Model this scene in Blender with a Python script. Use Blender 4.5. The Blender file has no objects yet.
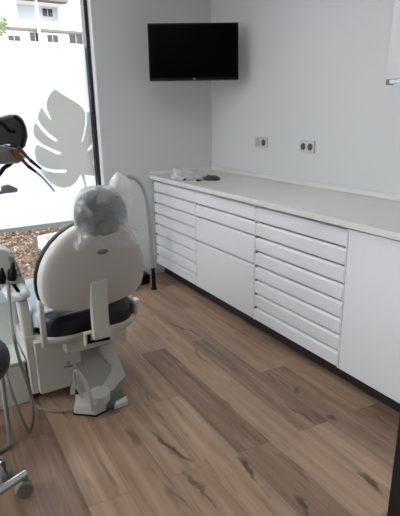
import bpy, bmesh, math, random
from mathutils import Vector, Matrix
random.seed(7)
S = bpy.context.scene
C = S.collection
PI = math.pi

# ------------------------------------------------------------------ camera
CAM = Vector((-2.2769, -3.625, 1.3549))
F = 470.41
RGT = Vector((0.85906137, -0.5115717, -0.01754864))
UP = Vector((0.16472897, 0.24383807, 0.95572348))
FWD = Vector((0.48464206, 0.82391589, -0.29374254))
cd = bpy.data.cameras.new('camera'); cam = bpy.data.objects.new('camera', cd); C.objects.link(cam)
cd.sensor_fit = 'HORIZONTAL'; cd.sensor_width = 36; cd.lens = F / 400 * 36; cd.clip_start = .02; cd.clip_end = 200
m = Matrix((RGT, UP, -FWD)).transposed().to_4x4(); m.translation = CAM; cam.matrix_world = m
S.camera = cam

def at(px, py, v, ax=1):
    """point of the place seen at a pixel, on the plane axis=v"""
    d = RGT * ((px - 200) / F) + UP * (-(py - 258) / F) + FWD
    return CAM + d * ((v - CAM[ax]) / d[ax])

# ------------------------------------------------------------------ materials
def srgb(r, g, b):
    f = lambda c: (c / 255 / 12.92) if c / 255 <= .04045 else ((c / 255 + .055) / 1.055) ** 2.4
    return (f(r), f(g), f(b), 1)

def mat(name, col, rough=.5, metal=0, spec=.5, noise=0, nscale=30, bump=0, bscale=80, coat=0, trans=0):
    M = bpy.data.materials.new(name); M.use_nodes = True
    nt = M.node_tree; b = nt.nodes['Principled BSDF']
    c = srgb(*col)
    b.inputs['Base Color'].default_value = c
    b.inputs['Roughness'].default_value = rough
    b.inputs['Metallic'].default_value = metal
    b.inputs['Specular IOR Level'].default_value = spec
    b.inputs['Coat Weight'].default_value = coat
    b.inputs['Transmission Weight'].default_value = trans
    tc = nt.nodes.new('ShaderNodeTexCoord')
    n = nt.nodes.new('ShaderNodeTexNoise'); n.inputs['Scale'].default_value = nscale; n.inputs['Detail'].default_value = 4
    nt.links.new(tc.outputs['Object'], n.inputs['Vector'])
    mr = nt.nodes.new('ShaderNodeMapRange'); mr.inputs['To Min'].default_value = 1 - max(noise, .015); mr.inputs['To Max'].default_value = 1 + max(noise, .015)
    nt.links.new(n.outputs['Fac'], mr.inputs['Value'])
    mx = nt.nodes.new('ShaderNodeVectorMath'); mx.operation = 'SCALE'; mx.inputs[0].default_value = c[:3]
    nt.links.new(mr.outputs[0], mx.inputs['Scale']); nt.links.new(mx.outputs[0], b.inputs['Base Color'])
    if bump:
        n2 = nt.nodes.new('ShaderNodeTexNoise'); n2.inputs['Scale'].default_value = bscale; n2.inputs['Detail'].default_value = 3
        nt.links.new(tc.outputs['Object'], n2.inputs['Vector'])
        bp = nt.nodes.new('ShaderNodeBump'); bp.inputs['Strength'].default_value = bump; bp.inputs['Distance'].default_value = .005
        nt.links.new(n2.outputs['Fac'], bp.inputs['Height']); nt.links.new(bp.outputs[0], b.inputs['Normal'])
    return M

def film_mat(name, col, tl=.9, clear=0, rough=.4):
    """matt translucent sheet: diffuse + translucent (+ a little clear)"""
    M = bpy.data.materials.new(name); M.use_nodes = True; nt = M.node_tree; nt.nodes.clear()
    o = nt.nodes.new('ShaderNodeOutputMaterial'); c = srgb(*col)
    d = nt.nodes.new('ShaderNodeBsdfDiffuse'); d.inputs[0].default_value = c
    t = nt.nodes.new('ShaderNodeBsdfTranslucent'); t.inputs[0].default_value = c
    a = nt.nodes.new('ShaderNodeMixShader'); a.inputs[0].default_value = tl
    nt.links.new(d.outputs[0], a.inputs[1]); nt.links.new(t.outputs[0], a.inputs[2])
    p = nt.nodes.new('ShaderNodeBsdfTransparent')
    b = nt.nodes.new('ShaderNodeMixShader'); b.inputs[0].default_value = clear
    nt.links.new(a.outputs[0], b.inputs[1]); nt.links.new(p.outputs[0], b.inputs[2])
    nt.links.new(b.outputs[0], o.inputs[0])
    return M

def bag_mat(name, col, clear, gloss=.25, hem=None):
    M = bpy.data.materials.new(name); M.use_nodes = True; nt = M.node_tree; nt.nodes.clear(); N = nt.nodes.new; L = nt.links.new
    o = N('ShaderNodeOutputMaterial'); c = srgb(*col)
    tc = N('ShaderNodeTexCoord')
    n = N('ShaderNodeTexNoise'); n.inputs['Scale'].default_value = 11; n.inputs['Detail'].default_value = 4; n.inputs['Distortion'].default_value = 1.2
    L(tc.outputs['Object'], n.inputs['Vector'])
    bp = N('ShaderNodeBump'); bp.inputs['Strength'].default_value = .8; bp.inputs['Distance'].default_value = .02; L(n.outputs['Fac'], bp.inputs['Height'])
    d = N('ShaderNodeBsdfDiffuse'); d.inputs[0].default_value = c
    t = N('ShaderNodeBsdfTranslucent'); t.inputs[0].default_value = c
    g = N('ShaderNodeBsdfGlossy'); g.inputs['Roughness'].default_value = .16; g.inputs['Color'].default_value = (.9, .9, .9, 1)
    for k in (d, t, g): L(bp.outputs[0], k.inputs['Normal'])
    a = N('ShaderNodeMixShader'); a.inputs[0].default_value = .45; L(d.outputs[0], a.inputs[1]); L(t.outputs[0], a.inputs[2])
    b = N('ShaderNodeMixShader'); b.inputs[0].default_value = gloss; L(a.outputs[0], b.inputs[1]); L(g.outputs[0], b.inputs[2])
    p = N('ShaderNodeBsdfTransparent')
    mr = N('ShaderNodeMapRange'); mr.inputs['From Min'].default_value = .35; mr.inputs['From Max'].default_value = .65
    mr.inputs['To Min'].default_value = max(clear - .22, 0); mr.inputs['To Max'].default_value = min(clear + .15, 1); L(n.outputs['Fac'], mr.inputs['Value'])
    fac = mr.outputs[0]
    if hem:
        sx = N('ShaderNodeSeparateXYZ'); L(tc.outputs['Object'], sx.inputs[0])
        m2 = N('ShaderNodeMapRange'); m2.inputs['From Min'].default_value = hem[0]; m2.inputs['From Max'].default_value = hem[1]; m2.inputs['To Min'].default_value = .2; m2.inputs['To Max'].default_value = 0
        L(sx.outputs[2], m2.inputs['Value']); ad = N('ShaderNodeMath'); ad.operation = 'ADD'; ad.use_clamp = True; L(mr.outputs[0], ad.inputs[0]); L(m2.outputs[0], ad.inputs[1]); fac = ad.outputs[0]
    e = N('ShaderNodeMixShader'); L(fac, e.inputs[0]); L(b.outputs[0], e.inputs[1]); L(p.outputs[0], e.inputs[2])
    L(e.outputs[0], o.inputs[0])
    return M

def glass_mat(name, tint=(1, 1, 1), refl=.06):
    M = bpy.data.materials.new(name); M.use_nodes = True; nt = M.node_tree; nt.nodes.clear(); N = nt.nodes.new; L = nt.links.new
    o = N('ShaderNodeOutputMaterial'); p = N('ShaderNodeBsdfTransparent'); p.inputs[0].default_value = (*tint, 1)
    g = N('ShaderNodeBsdfGlossy'); g.inputs['Roughness'].default_value = .03
    lw = N('ShaderNodeFresnel'); lw.inputs[0].default_value = 1.25
    x = N('ShaderNodeMixShader'); L(lw.outputs[0], x.inputs[0]); L(p.outputs[0], x.inputs[1]); L(g.outputs[0], x.inputs[2]); L(x.outputs[0], o.inputs[0])
    return M

def emit_mat(name, col, s):
    M = bpy.data.materials.new(name); M.use_nodes = True; nt = M.node_tree; nt.nodes.clear()
    o = nt.nodes.new('ShaderNodeOutputMaterial'); e = nt.nodes.new('ShaderNodeEmission'); e.inputs[0].default_value = (*col, 1); e.inputs[1].default_value = s
    nt.links.new(e.outputs[0], o.inputs[0]); return M

def random_island_mat(name, cols, rough=.85):
    M = bpy.data.materials.new(name); M.use_nodes = True; nt = M.node_tree; b = nt.nodes['Principled BSDF']; b.inputs['Roughness'].default_value = rough
    g = nt.nodes.new('ShaderNodeNewGeometry'); r = nt.nodes.new('ShaderNodeValToRGB')
    r.color_ramp.interpolation = 'CONSTANT'
    while len(r.color_ramp.elements) < len(cols): r.color_ramp.elements.new(.5)
    for i, c in enumerate(cols): r.color_ramp.elements[i].position = i / len(cols); r.color_ramp.elements[i].color = srgb(*c)
    nt.links.new(g.outputs['Random Per Island'], r.inputs[0]); nt.links.new(r.outputs[0], b.inputs['Base Color'])
    return M

def wood_floor():
    M = bpy.data.materials.new('wood_planks'); M.use_nodes = True; nt = M.node_tree; N = nt.nodes.new; L = nt.links.new
    b = nt.nodes['Principled BSDF']
    g = N('ShaderNodeNewGeometry'); s = N('ShaderNodeSeparateXYZ'); L(g.outputs['Position'], s.inputs[0])
    def math_(op, a, b_=None, c_=None):
        n = N('ShaderNodeMath'); n.operation = op
        for i, v in enumerate((a, b_, c_)):
            if v is None: continue
            if isinstance(v, (int, float)): n.inputs[i].default_value = v
            else: L(v, n.inputs[i])
        return n.outputs[0]
    X, Y = s.outputs[0], s.outputs[1]
    u = math_('DIVIDE', math_('ADD', X, .70 + .156 * 60), .156)
    col = math_('FLOOR', u); fu = math_('FRACT', u)
    odd = math_('MODULO', col, 2.0)
    v0 = math_('ADD', math_('ADD', math_('MULTIPLY', X, .09), Y), 2.41 + 20)
    v = math_('ADD', v0, math_('MULTIPLY', odd, .5)); v = math_('DIVIDE', v, 1.0)
    row = math_('FLOOR', v); fv = math_('FRACT', v)
    cmb = N('ShaderNodeCombineXYZ'); L(col, cmb.inputs[0]); L(row, cmb.inputs[1])
    wn = N('ShaderNodeTexWhiteNoise'); wn.noise_dimensions = '3D'; L(cmb.outputs[0], wn.inputs['Vector'])
    # stretched grain
    off = math_('MULTIPLY', wn.outputs['Value'], 37.0)
    def grain(sx, sy, det, dist=0):
        c = N('ShaderNodeCombineXYZ'); L(math_('MULTIPLY', X, sx), c.inputs[0]); L(math_('MULTIPLY', Y, sy), c.inputs[1]); L(off, c.inputs[2])
        n = N('ShaderNodeTexNoise'); n.inputs['Scale'].default_value = 1; n.inputs['Detail'].default_value = det; n.inputs['Distortion'].default_value = dist
        L(c.outputs[0], n.inputs['Vector']); return n.outputs['Fac']
    g1 = grain(26, 1.6, 6, .6); g2 = grain(110, 5, 3); g3 = grain(17, 2.6, 4, 1.4)
    ramp = N('ShaderNodeValToRGB'); e = ramp.color_ramp.elements
    e[0].position = .22; e[0].color = srgb(*W0); e[1].position = .8; e[1].color = srgb(*W2)
    k = ramp.color_ramp.elements.new(.5); k.color = srgb(*W1)
    tone = math_('ADD', math_('MULTIPLY', g1, .62), math_('ADD', math_('MULTIPLY', g2, .16), math_('MULTIPLY', wn.outputs['Value'], .26)))
    L(tone, ramp.inputs[0])
    # knots and mineral streaks: natural patches plus those one can see in the boards
    streak = N('ShaderNodeMapRange'); streak.inputs['From Min'].default_value = .60; streak.inputs['From Max'].default_value = .76; L(g3, streak.inputs['Value'])
    acc = math_('MULTIPLY', streak.outputs[0], .6)
    nz = N('ShaderNodeTexNoise'); nz.inputs['Scale'].default_value = 9; nz.inputs['Detail'].default_value = 3
    L(g.outputs['Position'], nz.inputs['Vector'])
    wob = math_('MULTIPLY', math_('SUBTRACT', nz.outputs['Fac'], .5), .09)
    gn = math_('MULTIPLY', math_('SUBTRACT', g2, .5), 1.3)
    for (ax, ay, bx, by, w, st) in KNOTS:
        A = at(ax, ay, 0, 2); B = at(bx, by, 0, 2); cx, cy = (A.x + B.x) / 2, (A.y + B.y) / 2
        dl = math.hypot(B.x - A.x, B.y - A.y) / 2 + .02; ang = math.atan2(B.y - A.y, B.x - A.x)
        dx = math_('ADD', math_('SUBTRACT', X, cx), wob); dy = math_('SUBTRACT', Y, cy)
        p = math_('ADD', math_('MULTIPLY', dx, math.cos(ang) / dl), math_('MULTIPLY', dy, math.sin(ang) / dl))
        q = math_('ADD', math_('MULTIPLY', dx, -math.sin(ang) / w), math_('MULTIPLY', dy, math.cos(ang) / w))
        r = math_('ADD', math_('POWER', math_('ABSOLUTE', p), 2.0), math_('POWER', math_('ABSOLUTE', q), 2.0))
        r = math_('ADD', r, gn)
        mr = N('ShaderNodeMapRange'); mr.inputs['From Min'].default_value = 1.2; mr.inputs['From Max'].default_value = .1; mr.inputs['To Max'].default_value = st; L(r, mr.inputs['Value'])
        acc = math_('MAXIMUM', acc, mr.outputs[0])
    mix = N('ShaderNodeMix'); mix.data_type = 'RGBA'; L(acc, mix.inputs['Factor']); L(ramp.outputs[0], mix.inputs[6]); mix.inputs[7].default_value = srgb(58, 44, 36)
    # bevelled seams
    eu = math_('MINIMUM', fu, math_('SUBTRACT', 1.0, fu)); ev = math_('MULTIPLY', math_('MINIMUM', fv, math_('SUBTRACT', 1.0, fv)), 6.4)
    ed = math_('MINIMUM', eu, ev)
    seam = N('ShaderNodeMapRange'); seam.inputs['From Min'].default_value = .008; seam.inputs['From Max'].default_value = .022; seam.inputs['To Min'].default_value = .8; seam.inputs['To Max'].default_value = 1; L(ed, seam.inputs['Value'])
    sc = N('ShaderNodeVectorMath'); sc.operation = 'SCALE'; L(mix.outputs[2], sc.inputs[0]); L(seam.outputs[0], sc.inputs['Scale'])
    L(sc.outputs[0], b.inputs['Base Color'])
    b.inputs['Roughness'].default_value = .38; b.inputs['Specular IOR Level'].default_value = .5
    bp = N('ShaderNodeBump'); bp.inputs['Strength'].default_value = .25; bp.inputs['Distance'].default_value = .002
    L(math_('ADD', g2, seam.outputs[0]), bp.inputs['Height']); L(bp.outputs[0], b.inputs['Normal'])
    return M

W0, W1, W2 = (92, 72, 58), (156, 127, 107), (194, 165, 140)
KNOTS = [(150, 432, 194, 464, .014, .8), (183, 470, 216, 506, .010, .6), (241, 458, 253, 480, .016, .85), (296, 497, 306, 514, .014, .85),
         (363, 473, 380, 492, .016, .85), (168, 322, 203, 337, .010, .65), (190, 345, 212, 366, .010, .45), (262, 371, 276, 380, .008, .5),
         (286, 404, 313, 422, .008, .7), (330, 416, 334, 419, .013, .8), (296, 388, 299, 391, .012, .6), (364, 407, 385, 421, .008, .55), (128, 430, 138, 444, .02, .5)]

m_wall = mat('wall_paint', (210, 211, 212), .85, noise=.02, nscale=4, bump=.15, bscale=160)
m_ceil = mat('ceiling_paint', (225, 225, 225), .9)
m_floor = wood_floor()
m_white = mat('white_lacquer', (226, 228, 232), .38, noise=.01)
m_cap = mat('end_cap_grey', (120, 120, 122), .6)  # plain grey of the drawer runner caps and the grip end cap
m_top = mat('white_worktop', (218, 220, 217), .42, noise=.03, nscale=160)
m_plinth = mat('dark_plinth', (32, 29, 27), .7)
m_black = mat('black_plastic', (12, 12, 14), .5, spec=.25)
m_blackmetal = mat('black_metal', (10, 10, 11), .5)
m_screen = mat('screen_glass', (1, 2, 5), .35, spec=.04)
m_frame = mat('dark_window_frame', (22, 25, 32), .45)
m_reveal = mat('white_reveal', (235, 237, 240), .6)
m_shell = mat('chair_shell_plastic', (204, 202, 198), .42, noise=.01)
m_shell2 = mat('chair_base_plastic', (206, 205, 200), .4, noise=.01)
m_pedestal = mat('pedestal_paint', (166, 168, 162), .45)
m_vinyl = mat('navy_vinyl', (11, 17, 31), .3, spec=.5)
m_vinyl2 = mat('navy_back_vinyl', (12, 15, 22), .5, spec=.3)
m_greyvinyl = mat('grey_vinyl', (52, 54, 60), .35)
m_chrome = mat('chrome', (205, 207, 210), .18, metal=1)
m_steel = mat('brushed_steel', (176, 178, 181), .25, metal=1)
m_rubber = mat('grey_rubber', (148, 148, 138), .6)
m_hose = mat('grey_hose', (138, 135, 127), .4)
m_darkgrey = mat('dark_grey_plastic', (80, 81, 84), .35, noise=.08)
m_red = mat('red_brown_coupling', (120, 62, 46), .35, noise=.2, nscale=60)
m_pedal = mat('grey_green_pedal', (112, 120, 116), .45)
m_padwhite = mat('white_pad', (222, 226, 228), .5)
m_panel = mat('control_panel_grey', (142, 146, 152), .4)
m_unit = mat('unit_white', (216, 221, 220), .3)
m_concrete = mat('grey_concrete', (112, 112, 110), .9, noise=.2, nscale=12, bump=.4)
m_planter = mat('white_concrete', (196, 194, 187), .8, noise=.05, nscale=20)
m_soil = mat('planter_gravel', (66, 66, 63), .95, noise=.3, nscale=60, bump=.6)
m_ground = mat('brown_soil', (96, 78, 66), .95, noise=.3, nscale=14, bump=.5)
m_chips = random_island_mat('dry_leaf_litter', [(118, 92, 76), (138, 114, 96), (98, 76, 62), (152, 134, 118), (84, 64, 54), (126, 100, 84), (112, 92, 74), (160, 146, 132)])
m_facade = mat('white_render', (246, 246, 246), .9)
m_facade2 = mat('pale_grey_render', (186, 189, 195), .9)
m_darkglass = mat('dark_window_glass', (26, 29, 32), .2)
m_slab = mat('grey_slab_edge', (104, 101, 98), .9)
m_green = mat('foliage_green', (96, 112, 70), .8, noise=.4, nscale=10)
m_socket = mat('socket_plastic', (196, 198, 198), .35)
m_sockethole = mat('socket_insert_dark', (84, 84, 86), .5)
m_socketgrey = mat('socket_insert_grey', (168, 168, 172), .5)
m_film = film_mat('frosted_film', (241, 246, 252), .86, 0)
m_leaf = film_mat('grey_leaf_film', (229, 227, 221), .6, 0)
m_glass = glass_mat('clear_glass', (.97, .985, .98))
m_bag = bag_mat('thin_white_plastic', (232, 234, 237), .62, .22, (.865, .93))
m_clearbag = bag_mat('clear_plastic', (238, 240, 243), .42, .12)
m_lamp = emit_mat('ceiling_lamp_glow', (1, .97, .93), 6.8)
m_ink = mat('dark_print', (34, 36, 36), .6)

# ------------------------------------------------------------------ mesh tools
def new_obj(name, bm, material, parent=None, smooth=True, bevel=0, seg=2, sub=0, auto=None):
    me = bpy.data.meshes.new(name); bmesh.ops.recalc_face_normals(bm, faces=bm.faces); bm.to_mesh(me); bm.free()
    if smooth:
        for p in me.polygons: p.use_smooth = True
    me.materials.append(material)
    o = bpy.data.objects.new(name, me); C.objects.link(o)
    if parent is not None:
        o.parent = parent
        o.matrix_parent_inverse = Matrix.Identity(4)
        base = parent
        off = Vector((0, 0, 0))
        while base is not None: off += base.location; base = base.parent
        o.location = -off
    if bevel:
        md = o.modifiers.new('bevel', 'BEVEL'); md.width = bevel; md.segments = seg; md.limit_method = 'ANGLE'; md.angle_limit = math.radians(40); md.harden_normals = False
    if sub:
        md = o.modifiers.new('sub', 'SUBSURF'); md.levels = sub; md.render_levels = sub
    if smooth and not sub:
        me.set_sharp_from_angle(angle=math.radians(auto or 38))
    return o

def box(bm, lo, hi, rot=None, piv=None):
    lo, hi = Vector(lo), Vector(hi); c = (lo + hi) / 2; s = hi - lo
    r = bmesh.ops.create_cube(bm, size=1); vs = r['verts']
    for v in vs: v.co = Vector((v.co.x * s.x, v.co.y * s.y, v.co.z * s.z)) + c
    if rot is not None: bmesh.ops.rotate(bm, verts=vs, cent=piv or c, matrix=rot)
    return vs
def Bx(*a, **k):
    bm = bmesh.new(); box(bm, *a, **k); return bm
def Bs(lst):
    bm = bmesh.new()
    for a in lst: box(bm, *a)
    return bm

def prism(bm, pts, ax, a, b):
    """polygon pts in the two other axes (ordered), extruded along ax from a to b"""
    def mk(p, v):
        q = list(p); q.insert(ax, v); return bm.verts.new(q)
    A = [mk(p, a) for p in pts]; B = [mk(p, b) for p in pts]; n = len(pts)
    bm.faces.new(A); bm.faces.new(B[::-1])
    for i in range(n): bm.faces.new((A[i], B[i], B[(i + 1) % n], A[(i + 1) % n]))
    return A + B
def Pr(*a):
    bm = bmesh.new(); prism(bm, *a); return bm

def loft(bm, rings, cap=True):
    R_ = [[bm.verts.new(p) for p in r] for r in rings]; n = len(R_[0])
    for a, b in zip(R_, R_[1:]):
        for i in range(n): bm.faces.new((a[i], a[(i + 1) % n], b[(i + 1) % n], b[i]))
    if cap: bm.faces.new(R_[0][::-1]); bm.faces.new(R_[-1])
    return R_

def tube(bm, pts, r, n=10, smoothn=6, cap=True):
    pts = [Vector(p) for p in pts]
    if smoothn > 1 and len(pts) > 2:
        out = []
        for i in range(len(pts) - 1):
            p0 = pts[max(i - 1, 0)]; p1 = pts[i]; p2 = pts[i + 1]; p3 = pts[min(i + 2, len(pts) - 1)]
            for k in range(smoothn):
                t = k / smoothn
                out.append(.5 * ((2 * p1) + (p2 - p0) * t + (2 * p0 - 5 * p1 + 4 * p2 - p3) * t * t + (3 * p1 - p0 - 3 * p2 + p3) * t ** 3))
        out.append(pts[-1]); pts = out
    rings = []; nrm = None
    for i, p in enumerate(pts):
        t = (pts[min(i + 1, len(pts) - 1)] - pts[max(i - 1, 0)]).normalized()
        if nrm is None: nrm = t.orthogonal().normalized()
        nrm = (nrm - t * nrm.dot(t)).normalized(); bn = t.cross(nrm)
        rr = r(i / (len(pts) - 1)) if callable(r) else r
        rings.append([p + (nrm * math.cos(2 * PI * k / n) + bn * math.sin(2 * PI * k / n)) * rr for k in range(n)])
    loft(bm, rings, cap)
def Tb(*a, **k):
    bm = bmesh.new(); tube(bm, *a, **k); return bm

def lathe(bm, prof, c, n=28):
    rings = [[Vector((c[0] + r * math.cos(2 * PI * k / n), c[1] + r * math.sin(2 * PI * k / n), c[2] + z)) for k in range(n)] for r, z in prof]
    loft(bm, rings)
def La(*a, **k):
    bm = bmesh.new(); lathe(bm, *a, **k); return bm

def empty(name, loc, label=None, cat=None, group=None):
    o = bpy.data.objects.new(name, None); C.objects.link(o); o.location = loc; o.empty_display_size = .1
    return tag(o, label, cat, group)
def tag(o, label=None, cat=None, group=None, kind=None):
    if label: o['label'] = label
    if cat: o['category'] = cat
    if group: o['group'] = group
    if kind: o['kind'] = kind
    return o
def struct(name, bm, m, parent=None, **k):
    o = new_obj(name, bm, m, parent, **k); o['kind'] = 'structure'; return o

# ------------------------------------------------------------------ room shell
XL, YF, ZC, YG = -4.4, -4.9, 2.75, .11          # left wall, rear wall, ceiling, glass plane
struct('floor', Bx((XL, YF, -.05), (0, .16, 0)), m_floor, smooth=False)
struct('ceiling', Bx((XL - .1, YF - .1, ZC), (.1, .2, ZC + .1)), m_ceil, smooth=False)
struct('wall_right', Bx((0, YF, -.05), (.12, .2, ZC)), m_wall, smooth=False)
XW = -1.012                                        # right side of the window opening
bm = bmesh.new(); box(bm, (XW, 0, -.05), (0, .2, ZC)); struct('wall_back', bm, m_wall, smooth=False)
struct('wall_left', Bs([((XL - .12, YF, -.05), (XL, .2, .5)), ((XL - .12, YF, 2.5), (XL, .2, ZC)), ((XL - .12, -.5, .5), (XL, .2, 2.5)), ((XL - .12, YF, .5), (XL, -2.7, 2.5))]), m_wall, smooth=False)
struct('wall_rear', Bx((XL, YF - .12, -.05), (.12, YF, ZC)), m_wall, smooth=False)
# side window (out of the picture, lights the room)
w2 = struct('window_2', Bs([((XL - .1, -2.7, .5), (XL - .04, -2.64, 2.5)), ((XL - .1, -.56, .5), (XL - .04, -.5, 2.5)), ((XL - .1, -2.7, .5), (XL - .04, -.5, .56)), ((XL - .1, -2.7, 2.44), (XL - .04, -.5, 2.5)), ((XL - .1, -1.63, .5), (XL - .04, -1.57, 2.5))]), m_frame, smooth=False)
new_obj('window_pane', Bx((XL - .075, -2.64, .56), (XL - .069, -.56, 2.44)), m_glass, w2, smooth=False)

# white lit reveal at the side of the big window
struct('trim_1', Bx((XW - .006, 0.0, 0), (XW, .07, ZC)), m_reveal, smooth=False)
w1 = struct('window_1', Bs([((XW - .034, .07, 0), (XW, .15, ZC)), ((XL, .10, 0), (XW, .15, .05)), ((XL, .10, ZC - .06), (XW, .15, ZC)), ((-2.75, .10, 0), (-2.70, .15, ZC)), ((XL, .10, 0), (XL + .05, .15, ZC))]), m_frame, smooth=False)
new_obj('window_pane', Bx((XL + .05, .124, .05), (XW - .032, .130, ZC - .06)), m_glass, w1, smooth=False)
zt = (at(0, 41.5, .12).z + at(80, 45.5, .12).z) / 2 - .008; zb = (at(0, 228.5, .12).z + at(76, 221, .12).z) / 2
f_ = new_obj('frosted_film', Bx((XL + .05, .1215, zb), (XW - .034, .1235, zt)), m_film, w1, smooth=False)
f_['label'] = 'white frosted privacy film'
leafpx = [(55.7, 89.4), (58.5, 91.6), (64.5, 95.7), (72, 100), (78, 103.8), (81.5, 107), (84.2, 111), (85.2, 114), (85.3, 121.4), (84, 131.5), (81.3, 141.6),
          (82, 142.4), (83, 141.8), (85.2, 132.7), (86.8, 122.7), (86.8, 112.6), (88, 112), (99, 112), (99, 134), (92.5, 142.2), (87.1, 150.2), (88.3, 151.6), (93, 147), (99, 141), (99, 156), (93.4, 160.2), (91.5, 163.6), (93.4, 163.6), (99, 163), (99, 176), (94.5, 175.9), (87.5, 175.5),
          (84.2, 174.6), (88, 192), (86, 192), (82.3, 176.5), (81.4, 174.6), (79.6, 175.9), (76.1, 182), (70.9, 186.4), (63.9, 187.8), (56.9, 186.4), (50.8, 182.9), (45.5, 177.6), (41.5, 171.8),
          (39, 167.6), (45.5, 170.6), (54.3, 172.7), (64.8, 172.9), (66.9, 171.2), (65.6, 169.4), (56, 169.8), (47.3, 168.2), (38.9, 164.5), (35.9, 159.3), (34.7, 152.3), (35.6, 146.2), (36.6, 144.7),
          (45.5, 148.8), (54.3, 153.1), (60, 154.7), (61.4, 153.8), (60.4, 152.3), (52.6, 149.0), (41.9, 143.6), (35.6, 137.6), (33.7, 134.6), (33.3, 129.1), (34.2, 125.6), (35.8, 122.8),
          (40.6, 129.1), (48.2, 137.3), (55.1, 141.4), (57.2, 141), (57.6, 139.8), (56.3, 138.7), (48.8, 133.2), (42.5, 126.4), (37.6, 119), (38.7, 113.3), (40, 110.4), (42.1, 107.4),
          (45, 112.7), (48.8, 118.4), (50.4, 120.2), (51.4, 119), (49, 114), (46.9, 108.5), (46.6, 102.6), (48.8, 96.3), (52.6, 91.3)]
lp = []
for a, b in leafpx:
    q = at(a, b, .12); lp.append((min(q.x, XW - .034), q.z))
o = new_obj('leaf_decal', Pr(lp, 1, .119, .121), m_leaf, w1, smooth=False); o['label'] = 'grey monstera leaf decal'

# black door post close to the viewer, right side
pj = at(388, 516, -2.95); JX = at(394, 460, -2.93).x
struct('door_1', Bs([((JX, -2.98, 0), (JX + .07, -2.93, 2.25)), ((-2.95, -2.98, 2.18), (JX + .07, -2.93, 2.25)), ((-2.95, -2.98, 0), (-2.88, -2.93, 2.25))]), m_blackmetal, smooth=False)
struct('wall_front', Bs([((JX + .07, -3.0, 0), (0, -2.90, ZC)), ((XL, -3.0, 0), (-2.95, -2.90, ZC)), ((-2.95, -3.0, 2.25), (JX + .07, -2.90, ZC))]), m_wall, smooth=False)

# ------------------------------------------------------------------ cabinets along the right wall
XF, H = -.60, .87
ZB, ZT = .10, .828
edges = [-.028, -.723, -1.434, -2.143, -2.86]
units = [([1] * 8, 'white drawer cabinet with eight slim drawers, the one in the corner behind the chrome stand'),
         ([1, 1, 2, 4], 'white drawer cabinet with two slim drawers above two deep ones'),
         ([1] * 8, 'white drawer cabinet with eight slim drawers beside the tall plain door'),
         ([0], 'white cupboard with one plain tall door next to the black door post')]
for (rows, lab), y1, y0 in zip(units, edges, edges[1:]):
    nm = 'cupboard' if rows == [0] else 'drawer_cabinet'
    t = empty(nm, (-.3, (y0 + y1) / 2, 0), lab, 'cabinet', None)
    new_obj('cabinet_body', Bs([((XF + .060 if rows != [0] else XF + .022, y0 + .0005, ZB), (-.004, y1 - .0005, .838)), ((XF + .022, y0 + .0005, ZB), (XF + .06, y0 + .016, .838)), ((XF + .022, y1 - .016, ZB), (XF + .06, y1 - .0005, .838)), ((XF + .022, y0 + .016, ZB), (XF + .06, y1 - .016, ZB + .016))]), m_white, t, smooth=False)
    new_obj('plinth', Bx((XF + .07, y0 + .001, 0.001), (-.02, y1 - .001, ZB)), m_plinth, t, smooth=False)
    if rows == [0]:
        bm = Bx((XF, y0 + .002, ZB), (XF + .02, y1 - .002, ZT)); new_obj('door', bm, m_white, t, bevel=.0015)
        continue
    unit = (ZT - ZB) / sum(rows); z = ZT
    for i, r in enumerate(rows):
        h = unit * r; zt_, zb_ = z, z - h; z -= h
        # front panel with a finger-pull sloping back along its top edge
        g = .005
        yy0, yy1 = y0 + .010, y1 - .003
        prof = [(XF + .0215, zb_ + g), (XF, zb_ + g), (XF, zt_ - .021), (XF + .012, zt_ - .008), (XF + .0215, zt_ - .008)]
        d = new_obj('drawer', Pr([(p[0], p[1]) for p in prof], 1, yy0, yy1), m_white, t, smooth=False)
        if len(rows) == 8 and i > 1:
            new_obj('runner_cap', Bx((XF + .002, yy1 - .012, zt_ - .012), (XF + .012, yy1 + .001, zt_ + .004)), m_cap, d, smooth=False)
    new_obj('side_strip', Bx((XF, y0 + .0005, ZB), (XF + .02, y0 + .008, ZT)), m_white, t, smooth=False)
wt = empty('worktop', (-.3, -1.43, .838), 'long white worktop lying over the row of white cabinets', 'worktop')
new_obj('slab', Bx((-.62, -2.88, .8385), (-.002, -.002, H)), m_top, wt, bevel=.002)
new_obj('wall_upstand', Bx((-.014, -2.88, H), (-.002, -.002, H + .032)), m_top, wt, bevel=.003)
new_obj('wall_upstand', Bx((-.62, -.014, H), (-.0145, -.002, H + .032)), m_top, wt, bevel=.003)

# wall cupboard at the right edge
t = empty('wall_cupboard', (-.17, -2.45, 1.47), 'white wall cupboard hanging at the right edge above the worktop', 'cabinet')
m_cup = mat('pale_grey_lacquer', (204, 205, 208), .4)
yc = at(388.8, 60, -.33, 0).y; zc = at(389, 80, -.33, 0).z
new_obj('cabinet_body', Bx((-.312, -2.86, zc), (-.002, yc, 2.3)), m_cup, t, smooth=False)
new_obj('door', Bx((-.332, -2.86, zc + .002), (-.314, yc, 2.3)), m_cup, t, bevel=.0015)
g_ = new_obj('grip_profile', Bx((-.334, -2.86, zc - .016), (-.304, yc - .002, zc)), m_steel, t, smooth=False)
new_obj('end_cap', Bx((-.336, yc - .016, zc - .022), (-.300, yc, zc + .003)), m_cap, g_, smooth=False)

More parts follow.
